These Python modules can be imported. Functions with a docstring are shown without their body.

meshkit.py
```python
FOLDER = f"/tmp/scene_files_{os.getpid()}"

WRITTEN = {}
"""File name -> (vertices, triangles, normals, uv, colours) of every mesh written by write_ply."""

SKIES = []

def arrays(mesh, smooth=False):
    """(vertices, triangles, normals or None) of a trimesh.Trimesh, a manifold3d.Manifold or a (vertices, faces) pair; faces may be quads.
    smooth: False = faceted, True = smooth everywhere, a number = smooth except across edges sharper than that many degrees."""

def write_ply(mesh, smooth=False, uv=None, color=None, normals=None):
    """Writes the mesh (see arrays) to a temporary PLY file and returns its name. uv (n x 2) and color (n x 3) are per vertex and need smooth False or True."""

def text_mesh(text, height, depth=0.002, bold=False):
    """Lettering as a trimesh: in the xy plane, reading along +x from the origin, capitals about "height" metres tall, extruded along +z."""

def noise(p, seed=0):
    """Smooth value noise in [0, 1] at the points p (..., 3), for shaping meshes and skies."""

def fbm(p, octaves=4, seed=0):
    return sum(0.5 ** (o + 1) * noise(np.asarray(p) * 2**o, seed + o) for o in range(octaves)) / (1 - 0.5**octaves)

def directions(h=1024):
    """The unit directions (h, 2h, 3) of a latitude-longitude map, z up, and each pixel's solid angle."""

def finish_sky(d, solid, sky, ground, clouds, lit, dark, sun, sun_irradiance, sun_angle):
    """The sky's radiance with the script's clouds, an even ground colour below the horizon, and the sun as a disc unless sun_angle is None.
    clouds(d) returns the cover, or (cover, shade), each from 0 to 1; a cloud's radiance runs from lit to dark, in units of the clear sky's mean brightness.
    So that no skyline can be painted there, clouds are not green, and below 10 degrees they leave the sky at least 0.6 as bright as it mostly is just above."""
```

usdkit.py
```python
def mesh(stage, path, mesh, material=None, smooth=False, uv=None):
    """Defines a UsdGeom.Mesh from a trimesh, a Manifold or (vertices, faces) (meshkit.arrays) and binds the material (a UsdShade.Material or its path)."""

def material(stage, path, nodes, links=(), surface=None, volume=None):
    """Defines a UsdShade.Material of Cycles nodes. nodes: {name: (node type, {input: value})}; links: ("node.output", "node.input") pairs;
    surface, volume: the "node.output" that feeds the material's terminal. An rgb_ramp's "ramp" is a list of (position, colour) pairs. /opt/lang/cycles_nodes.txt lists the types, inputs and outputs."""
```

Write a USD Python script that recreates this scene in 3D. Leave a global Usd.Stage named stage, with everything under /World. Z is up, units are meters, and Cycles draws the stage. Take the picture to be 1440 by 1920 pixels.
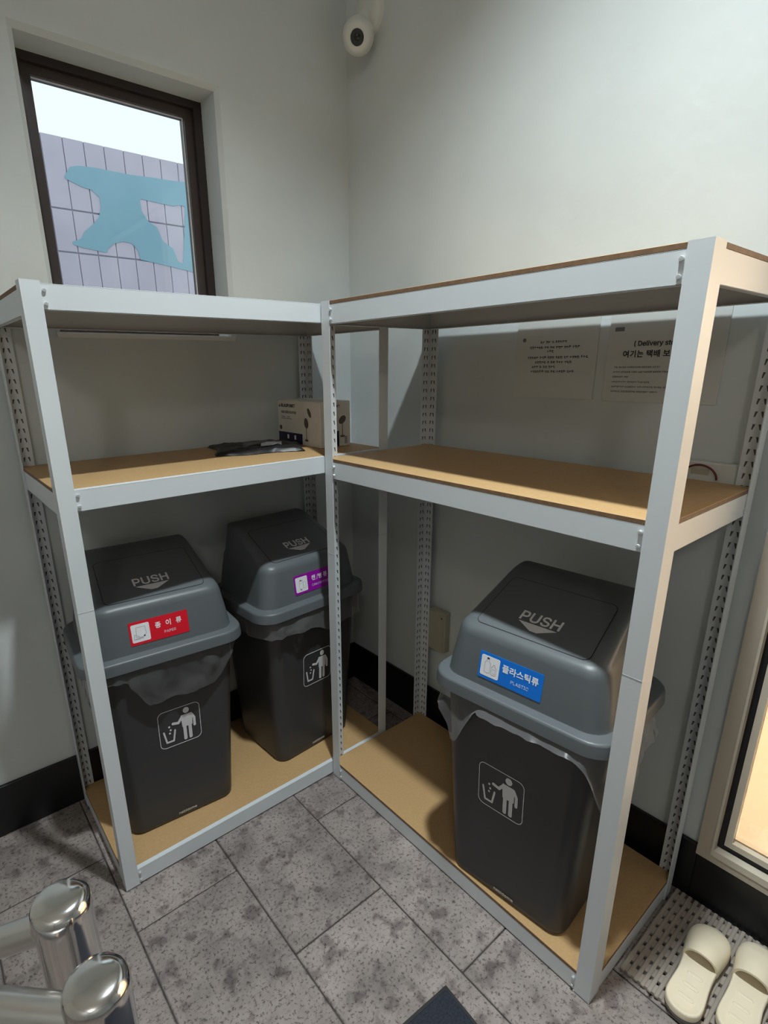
import math, random, json
import numpy as np, trimesh, manifold3d as m3
import usdkit, meshkit
from pxr import Usd, UsdGeom, UsdLux, UsdShade, Gf, Sdf
from shapely.geometry import Polygon, LineString, Point, box as sbox
from shapely.ops import unary_union
from shapely import affinity

stage = Usd.Stage.CreateInMemory()
UsdGeom.SetStageUpAxis(stage, UsdGeom.Tokens.z)
UsdGeom.SetStageMetersPerUnit(stage, 1.0)
UsdGeom.Xform.Define(stage, '/World')
stage.SetDefaultPrim(stage.GetPrimAtPath('/World'))
random.seed(4)
rng = np.random.default_rng(4)

# ------------------------------------------------------------------ camera
W_PX = 1440.0
F_PX = 1017.45
EYE = (-1.3624, -1.68574, 1.3356)
RIGHT = (0.77538198, -0.63137794, -0.01202886)
UP = (0.19523645, 0.2215637, 0.95540162)
FWD = (0.60055434, 0.74314967, -0.29506449)
cam = UsdGeom.Camera.Define(stage, '/World/Camera')
cam.CreateHorizontalApertureAttr(36.0)
cam.CreateVerticalApertureAttr(48.0)
cam.CreateFocalLengthAttr(F_PX / W_PX * 36.0)
cam.CreateHorizontalApertureOffsetAttr(58.82 / W_PX * 36.0)
cam.CreateVerticalApertureOffsetAttr(42.08 / W_PX * 36.0)
cam.CreateClippingRangeAttr(Gf.Vec2f(0.02, 200.0))
cam.AddTransformOp().Set(Gf.Matrix4d(*RIGHT, 0, *UP, 0, *[-c for c in FWD], 0, *EYE, 1))
EXPOSURE = 0.30
cam.CreateExposureAttr(EXPOSURE)

# ------------------------------------------------------------------ light
def srgb(r, g, b):
    return tuple(((c / 255.0) / 12.92 if c / 255.0 <= 0.04045 else ((c / 255.0 + 0.055) / 1.055) ** 2.4) for c in (r, g, b))

sky = UsdLux.DomeLight.Define(stage, '/World/sky_light')          # even overcast daylight
sky.CreateColorAttr(Gf.Vec3f(0.82, 0.96, 1.0))
sky.CreateIntensityAttr(0.32)

LAMP = (-0.76, -1.25, 2.9)                                        # the ceiling downlight above the racks
LAMPS = [   # position, radius of the glowing disc, recess depth, radiance, colour
    (LAMP, 0.055, 0.066, 1850.0, (0.90, 0.99, 1.0)),
]
FILL_GLOBE = ((-2.5, -2.85, 2.66), 0.13, 21.0, (1.0, 0.94, 0.84))            # unseen globe added behind the camera as fill light
INNER_LAMP = ((1.55, -2.95, 1.55), 0.14, 150.0, (1.0, 0.82, 0.62))  # warm lamp of the room behind the glass door
CEIL = 2.9

# ------------------------------------------------------------------ helpers
names = {}
def path_for(name, parent=None):
    base = (parent if isinstance(parent, str) else str(parent.GetPath())) if parent else '/World'
    k = (base, name)
    n = names.get(k, 0)
    names[k] = n + 1
    return f'{base}/{name}' + (f'_{n:03d}' if n else '')

def tag(p, label=None, cat=None, group=None, kind=None):
    for k, v in (('label', label), ('category', cat), ('group', group), ('kind', kind)):
        if v:
            p.SetCustomDataByKey(k, v)
    return p

def thing(name, label=None, cat=None, loc=(0, 0, 0), rotz=0.0, group=None, kind=None, parent=None):
    x = UsdGeom.Xform.Define(stage, path_for(name, parent))
    x.AddTranslateOp().Set(Gf.Vec3d(*map(float, loc)))
    if rotz:
        x.AddRotateZOp().Set(math.degrees(rotz))
    return tag(x.GetPrim(), label, cat, group, kind)

def tm(mesh):
    if isinstance(mesh, trimesh.Trimesh):
        return mesh
    if hasattr(mesh, 'to_mesh'):
        m = mesh.to_mesh()
        return trimesh.Trimesh(np.array(m.vert_properties[:, :3]), np.array(m.tri_verts), process=False)
    v, f, _ = meshkit.arrays(mesh)
    return trimesh.Trimesh(v, f, process=False)

def cat_(*ms):
    return trimesh.util.concatenate([tm(m) for m in ms])

def obj(name, mesh, mat, parent=None, smooth=False, label=None, **kw):
    p = usdkit.mesh(stage, path_for(name, parent), tm(mesh), mat, smooth=smooth).GetPrim()
    return tag(p, label, kw.get('cat'), kw.get('group'), kw.get('kind'))

def bx(x0, x1, y0, y1, z0, z1, b=0.0):
    if b <= 0:
        m = trimesh.creation.box([x1 - x0, y1 - y0, z1 - z0])
        m.apply_translation([(x0 + x1) / 2, (y0 + y1) / 2, (z0 + z1) / 2])
        return m
    pts = []
    for x, sx in ((x0, 1), (x1, -1)):
        for y, sy in ((y0, 1), (y1, -1)):
            for z, sz in ((z0, 1), (z1, -1)):
                pts += [(x, y + sy * b, z + sz * b), (x + sx * b, y, z + sz * b), (x + sx * b, y + sy * b, z)]
    return tm(m3.Manifold.hull_points(np.array(pts, float)))

def extrude(poly, h):
    return trimesh.util.concatenate([trimesh.creation.extrude_polygon(g, h, engine='earcut') for g in getattr(poly, 'geoms', [poly]) if g.area > 1e-9])

def placed(mesh, origin, ax, ay):
    """Puts a mesh drawn in the xy plane on a surface: ax along its x, ay along its y."""
    ax, ay = np.array(ax, float), np.array(ay, float)
    ax /= np.linalg.norm(ax); ay -= ax * (ax @ ay); ay /= np.linalg.norm(ay)
    M = np.eye(4)
    M[:3, 0], M[:3, 1], M[:3, 2], M[:3, 3] = ax, ay, np.cross(ax, ay), origin
    m = tm(mesh).copy(); m.apply_transform(M)
    return m

def moved(mesh, x=0, y=0, z=0):
    m = tm(mesh).copy(); m.apply_translation([x, y, z]); return m

def rpoly(w, h, r, n=6):
    return sbox(-w / 2 + r, -h / 2 + r, w / 2 - r, h / 2 - r).buffer(r, quad_segs=n)

def ring_rr(x0, x1, y0, y1, r, n=6, m=6):
    """Rounded rectangle, counter-clockwise, always 4*(n+1) + 4*m points: corners, and m points along each side."""
    r = min(r, (x1 - x0) / 2 - 1e-4, (y1 - y0) / 2 - 1e-4)
    out = []
    cs = [(x1 - r, y0 + r, -90), (x1 - r, y1 - r, 0), (x0 + r, y1 - r, 90), (x0 + r, y0 + r, 180)]
    for k, (cx, cy, a0) in enumerate(cs):
        arc = [(cx + r * math.cos(math.radians(a0 + 90 * i / n)), cy + r * math.sin(math.radians(a0 + 90 * i / n))) for i in range(n + 1)]
        out += arc
        nx, ny, na = cs[(k + 1) % 4]
        e = (nx + r * math.cos(math.radians(na)), ny + r * math.sin(math.radians(na)))
        s = arc[-1]
        out += [(s[0] + (e[0] - s[0]) * (i + 1) / (m + 1), s[1] + (e[1] - s[1]) * (i + 1) / (m + 1)) for i in range(m)]
    return np.array(out)

def loft(rings, cap0=True, cap1=True):
    """rings: list of (N,3) arrays of equal length, counter-clockwise seen from the last ring's side."""
    n = len(rings[0]); V = np.vstack(rings); F = []
    for i in range(len(rings) - 1):
        for j in range(n):
            a, b = i * n + j, i * n + (j + 1) % n
            F += [(a, b, b + n), (a, b + n, a + n)]
    V = list(map(tuple, V))
    for flag, i in ((cap0, 0), (cap1, len(rings) - 1)):
        if flag:
            c = len(V); V.append(tuple(np.mean(rings[i], 0)))
            for j in range(n):
                a, b = i * n + j, i * n + (j + 1) % n
                F.append((c, b, a) if i == 0 else (c, a, b))
    return trimesh.Trimesh(np.array(V), np.array(F), process=False)

def lathe(profile, n=40):
    """profile: (r, z) from the bottom axis to the top axis."""
    a = np.arange(n) * 2 * np.pi / n
    return loft([np.stack([r * np.cos(a), r * np.sin(a), np.full(n, z)], 1) for r, z in profile])

def tube(pts, r, n=14, caps=True):
    p = np.asarray(pts, float); t = np.gradient(p, axis=0); t /= np.linalg.norm(t, axis=1, keepdims=True)
    ref = np.array([0, 0, 1.0]) if abs(t[:, 2]).max() < 0.95 else np.array([1.0, 0, 0])
    a = np.arange(n) * 2 * np.pi / n; rings = []
    for i in range(len(p)):
        u = np.cross(ref, t[i]); u /= np.linalg.norm(u); v = np.cross(t[i], u)
        rings.append(p[i] + r * (np.cos(a)[:, None] * u + np.sin(a)[:, None] * v))
    return loft(rings, caps, caps)

GLYPHS = json.loads('''{"종":[[[4,28,3,39,5,40,39,41,39,53,25,46,13,44,10,45,7,52,8,55,25,59,33,64,37,69,12,70,10,71,11,81,81,80,80,70,55,69,60,63,67,59,83,55,84,51,81,45,69,46,53,53,53,41,87,40,89,39,88,29],[46,59,41,53,51,54]],[[13,5,13,13,18,19,29,24,39,26,57,25,68,22,77,16,79,11,78,2,73,-4,56,-10,41,-10,28,-8,18,-4],[26,8,28,4,33,2,51,1,61,3,66,8,58,13,40,14,30,12]]],"이":[[[68,-8,68,83,70,85,80,85,82,84,81,-9,80,-10,70,-10]],[[6,37,8,58,12,67,18,74,26,78,33,78,42,76,50,69,55,56,56,38,53,25,44,14,34,10,20,13,10,24],[19,38,23,28,29,23,34,23,40,28,43,39,43,50,40,61,36,65,29,66,23,61,19,50]]],"류":[[[3,21,4,31,88,31,89,29,88,20,68,19,68,-9,66,-10,55,-9,55,19,37,19,37,-9,35,-10,25,-10,24,-8,23,19,4,20]],[[14,70,12,79,15,82,78,81,80,55,78,54,27,53,26,48,79,47,81,46,81,37,80,36,13,36,14,64,65,65,66,69]]],"캔":[[[20,24,22,26,32,24,33,4,84,3,86,2,86,-7,85,-8,21,-8,20,-7]],[[51,17,51,82,62,84,64,82,64,58,70,58,71,84,81,85,84,84,83,13,71,13,70,45,64,45,63,16,53,15]],[[3,56,6,59,32,61,33,62,33,65,9,66,8,76,9,77,46,78,47,76,45,58,38,43,24,29,10,22,7,24,4,32,19,41,26,48,6,47]]],"병":[[[7,78,9,80,19,79,20,66,39,66,41,79,52,79,54,71,68,71,69,84,81,84,82,27,72,25,79,19,82,12,81,4,76,-4,63,-9,44,-10,30,-7,21,-1,18,4,17,11,22,21,30,25,44,28,68,26,68,39,53,40,51,32,8,33],[30,9,33,4,38,2,54,1,66,4,69,10,66,14,61,16,45,17,34,14],[54,59,53,52,68,52,68,59],[20,54,21,44,39,44,39,54]]],"플":[[[2,43,4,45,87,45,89,44,89,35,4,34]],[[10,73,12,82,80,82,81,80,81,72,68,71,68,60,79,59,81,49,79,48,12,48,11,57,23,59,23,70,12,71],[37,60,54,59,54,71,37,71]],[[12,15,14,16,65,17,65,19,14,19,12,21,14,30,77,30,78,6,26,5,26,3,79,2,81,0,81,-7,80,-10,14,-9,13,-8]]],"라":[[[64,-9,64,84,75,85,77,84,77,50,90,49,92,40,90,38,77,37,77,-9,75,-10]],[[6,67,8,77,50,77,52,74,51,40,20,39,20,24,40,24,59,26,61,16,39,12,8,12,6,14,7,50,38,51,38,64,8,65]]],"스":[[[3,3,4,13,88,14,89,12,88,2,4,2]],[[6,36,7,39,19,44,33,55,38,64,40,79,51,79,53,64,58,55,69,45,86,38,80,28,75,29,58,38,46,50,35,39,20,30,11,28]]],"틱":[[[16,16,18,25,68,26,69,84,81,85,81,-10,69,-9,68,13,19,14]],[[8,33,9,79,53,80,55,78,55,69,54,68,21,67,22,61,52,60,53,50,22,49,21,43,36,42,61,44,64,36,62,33,41,30,9,31]]],"여":[[[4,40,7,62,12,70,19,76,27,78,34,78,42,74,50,65,68,65,69,84,81,85,81,-10,70,-10,69,-8,68,24,51,24,41,14,32,10,24,11,16,14,9,22],[54,37,68,37,68,53,54,53],[17,40,19,31,25,24,31,23,37,27,40,35,41,45,39,57,35,64,28,66,21,61,18,52]]],"기":[[[68,84,70,86,81,84,80,-10,70,-10,69,-9]],[[4,15,4,17,18,26,29,35,38,50,41,60,40,64,9,64,8,74,54,75,54,62,51,49,40,29,27,16,11,7,9,7]]],"는":[[[2,37,4,39,88,39,89,29,88,28,4,28]],[[13,22,26,22,26,4,79,3,80,-7,78,-8,15,-8,13,-7]],[[15,46,14,80,15,82,26,81,27,58,78,58,80,56,79,47]]],"택":[[[6,77,9,79,45,78,46,70,45,67,20,66,20,61,44,60,45,50,20,49,20,43,50,43,51,82,63,82,64,63,70,62,71,84,81,86,83,84,82,-10,71,-10,70,13,19,15,18,24,20,25,51,26,51,32,29,30,7,31],[63,27,71,26,70,50,64,49]]],"배":[[[52,-5,52,82,64,82,64,50,71,50,72,84,82,85,84,83,84,-9,73,-10,72,-9,71,37,64,37,64,-4,62,-6]],[[6,74,8,77,17,76,19,55,32,54,33,76,45,76,44,13,6,13],[18,25,32,24,32,43,19,43]]],"보":[[[4,1,3,11,5,13,39,14,39,27,14,28,12,29,12,77,14,79,25,78,26,63,66,63,67,78,79,78,79,29,78,28,53,27,53,14,87,13,90,11,88,1],[26,51,26,40,66,40,66,51]]],"관":[[[5,26,2,37,4,38,21,39,22,58,34,57,34,39,53,41,42,44,44,66,9,67,8,77,9,78,56,78,57,58,53,41,64,40,65,84,66,86,77,84,78,57,89,56,91,47,89,44,78,44,78,14,76,12,65,13,64,31,42,28]],[[16,21,17,23,28,22,29,4,78,3,81,1,80,-7,17,-8,16,-6]]],"함":[[[3,66,4,75,25,76,27,86,38,85,39,76,60,75,60,65,43,63,53,56,55,51,56,43,53,37,44,29,33,26,64,26,65,84,75,86,77,84,78,62,89,61,91,51,78,49,76,-9,18,-10,16,-8,16,24,31,26,15,32,8,42,8,47,10,55,20,64,4,64],[30,14,30,3,64,3,64,14],[21,46,24,40,34,39,42,42,43,47,39,52,29,53,23,50]]]}''')
def hangul(text, height, depth=0.0005, gap=0.0):
    """Korean lettering from stored outlines: reads along +x from the origin, syllables about height tall."""
    s = height / 88.0; x = 0.0; out = []
    for ch in text:
        if ch == ' ':
            x += 0.32 * height; continue
        if ch == '/':
            out.append(moved(extrude(LineString([(0.05 * height, 0), (0.3 * height, 0.95 * height)]).buffer(0.05 * height), depth), x)); x += 0.4 * height; continue
        for rings in GLYPHS[ch]:
            rr = [[(r[i] * s + x, (r[i + 1] + 8) * s) for i in range(0, len(r), 2)] for r in rings]
            g = Polygon(rr[0], rr[1:]).buffer(0)
            if g.area > 0:
                out.append(extrude(g, depth))
        x += 1.04 * height + gap
    return trimesh.util.concatenate(out), x

def latin(text, height, depth=0.0005, bold=False):
    return meshkit.text_mesh(text, height, depth, bold)

def centred(mesh):
    b = mesh.bounds; m = mesh.copy(); m.apply_translation([-(b[0][0] + b[1][0]) / 2, -(b[0][1] + b[1][1]) / 2, 0]); return m

# ------------------------------------------------------------------ materials
def mat(name, nodes, links, surface):
    return usdkit.material(stage, '/World/Looks/' + name, nodes, links, surface=surface)

def plain(name, color, rough=0.5, metal=0.0, spec=0.5, **kw):
    return mat(name, {'p': ('principled_bsdf', dict(base_color=color, roughness=rough, metallic=metal, specular_ior_level=spec, **kw))}, [], 'p.BSDF')

def mottled(name, c0, c1, scale=6.0, rough=0.6, detail=2.0, bump=0.0, bump_scale=60.0, spec=0.4, dist=0.002):
    nodes = {'g': ('geometry', {}), 'n': ('noise_texture', dict(scale=scale, detail=detail, roughness=0.6)),
             'r': ('rgb_ramp', dict(ramp=[(0.3, c0), (0.7, c1)])), 'p': ('principled_bsdf', dict(roughness=rough, specular_ior_level=spec))}
    links = [('g.position', 'n.vector'), ('n.fac', 'r.fac'), ('r.color', 'p.base_color')]
    if bump:
        nodes['b2'] = ('noise_texture', dict(scale=bump_scale, detail=2.0, roughness=0.6))
        nodes['b'] = ('bump', dict(strength=bump, distance=dist))
        links += [('g.position', 'b2.vector'), ('b2.fac', 'b.height'), ('b.normal', 'p.normal')]
    return mat(name, nodes, links, 'p.BSDF')

M = {}
M['plaster'] = mottled('plaster', (0.575, 0.618, 0.628), (0.655, 0.70, 0.71), 2.2, 0.75, bump=0.25, bump_scale=26, spec=0.25, dist=0.004)
M['ceiling'] = plain('ceiling_paint', (0.82, 0.83, 0.82), 0.8)
M['baseboard'] = plain('black_baseboard', (0.008, 0.008, 0.009), 0.35)
M['rack'] = plain('white_powder_coat', (0.66, 0.70, 0.735), 0.38)
M['mdf'] = mottled('mdf_board', (0.465, 0.295, 0.137), (0.515, 0.332, 0.158), 150, 0.5, bump=0.05, bump_scale=300, spec=0.45)
M['mdf_edge'] = mottled('mdf_edge', (0.17, 0.098, 0.055), (0.23, 0.135, 0.075), 90, 0.7)
M['bolt'] = plain('bolt_zinc', (0.75, 0.77, 0.8), 0.3, 0.6)
M['bin_lid'] = plain('bin_lid_plastic', (0.112, 0.126, 0.137), 0.40, spec=0.42)
M['bin_body'] = plain('bin_body_plastic', (0.040, 0.039, 0.042), 0.42, spec=0.5)
M['seam'] = plain('seam_dark', (0.012, 0.013, 0.015), 0.6)
M['print_grey'] = plain('light_grey_print', (0.70, 0.70, 0.72), 0.6)
M['print_cream'] = plain('cream_print', (0.55, 0.52, 0.45), 0.6)
M['st_red'] = plain('sticker_red', srgb(214, 16, 40), 0.4)
M['st_purple'] = plain('sticker_purple', srgb(146, 14, 160), 0.4)
M['st_blue'] = plain('sticker_blue', srgb(0, 112, 214), 0.4)
M['st_white'] = plain('sticker_white', (0.80, 0.80, 0.84), 0.5)
M['st_line'] = plain('sticker_line', (0.48, 0.48, 0.54), 0.6)
M['st_pale'] = plain('sticker_pale_print', (0.60, 0.62, 0.70), 0.6)
M['st_dark'] = plain('sticker_dark', (0.03, 0.03, 0.05), 0.6)
M['steel'] = plain('polished_steel', (0.76, 0.76, 0.76), 0.13, 1.0)
M['steel_tube'] = plain('brushed_steel', (0.74, 0.74, 0.74), 0.24, 1.0)
M['carton'] = mottled('white_carton', (0.62, 0.60, 0.55), (0.68, 0.66, 0.61), 20, 0.6)
M['carton_navy'] = plain('carton_navy', (0.012, 0.014, 0.05), 0.45)
M['ink'] = plain('black_ink', (0.02, 0.02, 0.025), 0.6)
M['ink_soft'] = plain('faded_ink', (0.16, 0.16, 0.18), 0.7)
M['ink_brown'] = plain('photo_print', (0.10, 0.085, 0.07), 0.6)
M['poly_black'] = plain('black_mailer', (0.012, 0.012, 0.013), 0.42)
M['poly_grey'] = plain('grey_mailer', (0.075, 0.075, 0.078), 0.3)
M['label_white'] = plain('shipping_label', (0.70, 0.76, 0.84), 0.5)
M['paper'] = plain('laminated_paper', (0.60, 0.615, 0.60), 0.3)
M['cctv'] = plain('camera_white', (0.70, 0.71, 0.68), 0.35)
M['lens'] = plain('camera_lens', (0.01, 0.012, 0.014), 0.08)
M['lens_ring'] = plain('lens_ring', (0.035, 0.04, 0.042), 0.3)
M['frame_brown'] = plain('dark_brown_frame', (0.028, 0.018, 0.017), 0.35)
M['frame_step'] = plain('dark_brown_step', (0.05, 0.036, 0.032), 0.4)
M['sill'] = plain('sill_white', (0.78, 0.78, 0.76), 0.5)
M['fence'] = mottled('fence_panel', (0.58, 0.52, 0.615), (0.66, 0.59, 0.69), 3.0, 0.7)
M['teal'] = mottled('teal_reflection', (0.26, 0.46, 0.56), (0.31, 0.51, 0.61), 2.5, 0.6)
M['door_frame'] = plain('door_aluminium', (0.50, 0.44, 0.36), 0.35, 0.0)
M['door_light'] = plain('door_cream', (0.66, 0.60, 0.50), 0.35)
M['gasket'] = plain('black_gasket', (0.01, 0.009, 0.012), 0.6)
M['alu'] = plain('bright_aluminium', (0.80, 0.77, 0.72), 0.22, 0.7)
M['tile_in'] = plain('inner_floor_tile', (0.70, 0.58, 0.47), 0.35)
M['inner_wall'] = plain('inner_wall_paint', (0.72, 0.64, 0.54), 0.8)
M['slipper'] = plain('cream_eva', (0.85, 0.76, 0.59), 0.55)
M['slipper_dark'] = plain('slipper_outsole', (0.17, 0.15, 0.15), 0.7)
M['mat_plastic'] = plain('grid_mat_plastic', (0.36, 0.315, 0.275), 0.45)
M['navy_mat'] = mottled('navy_mat', (0.012, 0.016, 0.026), (0.03, 0.036, 0.052), 240, 0.9, bump=0.5, bump_scale=400)
M['outlet'] = plain('outlet_cream', (0.42, 0.40, 0.30), 0.45)
M['white_box'] = plain('white_plastic', (0.66, 0.66, 0.63), 0.4)
M['cable_red'] = plain('dark_red_cable', (0.11, 0.012, 0.012), 0.4)
M['grout'] = mottled('dark_grout', (0.04, 0.034, 0.033), (0.085, 0.074, 0.07), 40, 0.9)
M['fence_gap'] = plain('fence_joint', (0.44, 0.42, 0.50), 0.8)
M['ground'] = plain('outside_ground', (0.40, 0.39, 0.38), 0.9)
M['slot'] = plain('slot_shade_dark', (0.085, 0.078, 0.072), 0.7)  # solid dark fill that paints in the shade of the slot holes
M['seam_line'] = plain('post_seam', (0.48, 0.50, 0.52), 0.6)

def stone(name, tone):
    t = np.array([0.300, 0.258, 0.244]) * tone
    nodes = {'g': ('geometry', {}),
             'n1': ('noise_texture', dict(scale=7.0, detail=3.0, roughness=0.65)),
             'r1': ('rgb_ramp', dict(ramp=[(0.30, tuple(t * 0.62)), (0.52, tuple(t)), (0.75, tuple(t * 1.32))])),
             'n2': ('noise_texture', dict(scale=120.0, detail=3.0, roughness=0.75)),
             'r2': ('rgb_ramp', dict(ramp=[(0.36, (0.34, 0.31, 0.32)), (0.47, (1, 1, 1)), (0.66, (1, 1, 1)), (0.74, (1.3, 1.28, 1.25))])),
             'n3': ('noise_texture', dict(scale=19.0, detail=2.0, roughness=0.6)),
             'r3': ('rgb_ramp', dict(ramp=[(0.33, (0.52, 0.49, 0.50)), (0.46, (1, 1, 1)), (1, (1, 1, 1))])),
             'x': ('mix', dict(mix_type='multiply', fac=1.0)), 'x2': ('mix', dict(mix_type='multiply', fac=1.0)),
             'b': ('bump', dict(strength=0.35, distance=0.002)),
             'p': ('principled_bsdf', dict(roughness=0.62, specular_ior_level=0.4))}
    links = [('g.position', 'n1.vector'), ('g.position', 'n2.vector'), ('g.position', 'n3.vector'), ('n1.fac', 'r1.fac'), ('n2.fac', 'r2.fac'), ('n3.fac', 'r3.fac'),
             ('r1.color', 'x.color1'), ('r2.color', 'x.color2'), ('x.color', 'x2.color1'), ('r3.color', 'x2.color2'), ('x2.color', 'p.base_color'), ('n2.fac', 'b.height'), ('b.normal', 'p.normal')]
    return mat(name, nodes, links, 'p.BSDF')
STONES = [stone(f'paving_stone_{k}', t) for k, t in enumerate((0.92, 1.0, 1.07))]

def see_through(name, amount, color, rough, ior=1.45):
    """A thin clear sheet: mostly transparent, a little milky, glossy at grazing angles."""
    return mat(name, {'t': ('transparent_bsdf', dict(color=(0.96, 0.97, 0.97))), 'd': ('principled_bsdf', dict(base_color=color, roughness=rough)),
                      'f': ('fresnel', dict(IOR=ior)), 'm': ('math', dict(math_type='add', value2=amount)),
                      'x': ('mix_closure', {})},
               [('f.fac', 'm.value1'), ('m.value', 'x.fac'), ('t.BSDF', 'x.closure1'), ('d.BSDF', 'x.closure2')], 'x.closure')
M['film'] = see_through('bin_liner_film', 0.06, (0.66, 0.66, 0.68), 0.16)
M['film_side'] = see_through('bin_liner_film_thick', 0.10, (0.62, 0.62, 0.63), 0.25)
M['glass'] = mat('window_glass', {'t': ('transparent_bsdf', dict(color=(0.97, 0.985, 0.99))), 'd': ('glossy_bsdf', dict(color=(0.9, 0.95, 1.0), roughness=0.03)),
                                  'f': ('fresnel', dict(IOR=1.45)), 'x': ('mix_closure', {})},
                 [('f.fac', 'x.fac'), ('t.BSDF', 'x.closure1'), ('d.BSDF', 'x.closure2')], 'x.closure')
M['lamp'] = mat('lamp_glow', {'e': ('emission', dict(color=(0.93, 1.0, 0.98), strength=12.0))}, [], 'e.emission')
M['can'] = plain('downlight_can', (0.5, 0.5, 0.5), 0.4)

# ------------------------------------------------------------------ the room
def wall_mesh(poly, thick, origin, ax):
    return placed(extrude(poly, thick), origin, ax, (0, 0, 1))

T_WALL = 0.18
RX0, RY0 = -3.4, -3.8                                             # far sides of the room, behind the camera
# left wall (y = 0) with the window recess
WX0, WX1, WZ0, WZ1 = -0.990, -0.485, 1.432, 2.098
wall = m3.Manifold.cube([abs(RX0) + T_WALL, T_WALL, CEIL]).translate([RX0, 0, 0])
hole = m3.Manifold.cube([WX1 - WX0, 1.0, WZ1 - WZ0]).translate([WX0, -0.5, WZ0])
e = 0.012
cham = m3.Manifold.hull_points(np.array([(x + sx * k, y, z + sz * k) for x, sx in ((WX0, -1), (WX1, 1)) for z, sz in ((WZ0, -1), (WZ1, 1)) for y, k in ((-0.004, e + 0.004), (e, 0.0))]))
obj('wall_left', wall - hole - cham, M['plaster'], kind='structure')
# right wall (x = 0) with the glass door
DY1, DY0, DZ0, DZ1 = -1.392, -2.40, 0.147, 2.25
poly = Polygon([(RY0, 0), (0.0, 0), (0.0, CEIL), (RY0, CEIL)], [[(DY0, DZ0), (DY1, DZ0), (DY1, DZ1), (DY0, DZ1)]])
obj('wall_right', placed(extrude(poly, 0.14), (0, 0, 0), (0, 1, 0), (0, 0, 1)), M['plaster'], kind='structure')
obj('wall_back', bx(RX0 - 0.1, RX0, RY0, 0, 0, CEIL), M['plaster'], kind='structure')
obj('wall_front', bx(RX0 - 0.1, 0.14, RY0 - 0.1, RY0, 0, CEIL), M['plaster'], kind='structure')
# ceiling with round holes for the recessed lamps
cp = sbox(RX0 - 0.1, RY0 - 0.1, 0.14, T_WALL)
for (lx, ly, lz), lr, lh, rad, col in LAMPS:
    cp = cp.difference(Point(lx, ly).buffer(lr + 0.004, quad_segs=12))
obj('ceiling', moved(extrude(cp, 0.12), z=CEIL), M['ceiling'], kind='structure')
obj('baseboard_left', bx(RX0, 0, -0.012, 0.0, 0, 0.167, 0.002), M['baseboard'], kind='structure')
obj('baseboard_right', cat_(bx(-0.012, 0.0, DY1 - 0.0, -0.012, 0, 0.167, 0.002), bx(-0.012, 0.0, RY0, DY1, 0, 0.146, 0.002)), M['baseboard'], kind='structure')

# floor: stone pavers in running bond, each its own piece, over dark grout
fl = thing('floor', kind='structure')
obj('grout_bed', bx(RX0, 0.0, RY0, 0.0, -0.06, -0.003), M['grout'], fl)
PX, PY = 0.2742, 0.575
for k in range(-2, 12):
    xb = -0.338 - PX * k; xa = xb - PX                            # strip between xa and xb
    y_off = -0.86 if k % 2 else -0.565
    for n in range(-2, 7):
        y1 = y_off - PY * n; y0 = y1 - PY
        x0c, x1c, y0c, y1c = max(xa, RX0), min(xb, 0.0), max(y0, RY0), min(y1, 0.0)
        if x1c - x0c < 0.02 or y1c - y0c < 0.02:
            continue
        g = 0.0018
        dz = rng.uniform(-0.0006, 0.0004)
        obj('paver', bx(x0c + g, x1c - g, y0c + g, y1c - g, -0.03, dz, 0.0022), STONES[int(rng.integers(3))], fl)

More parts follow.
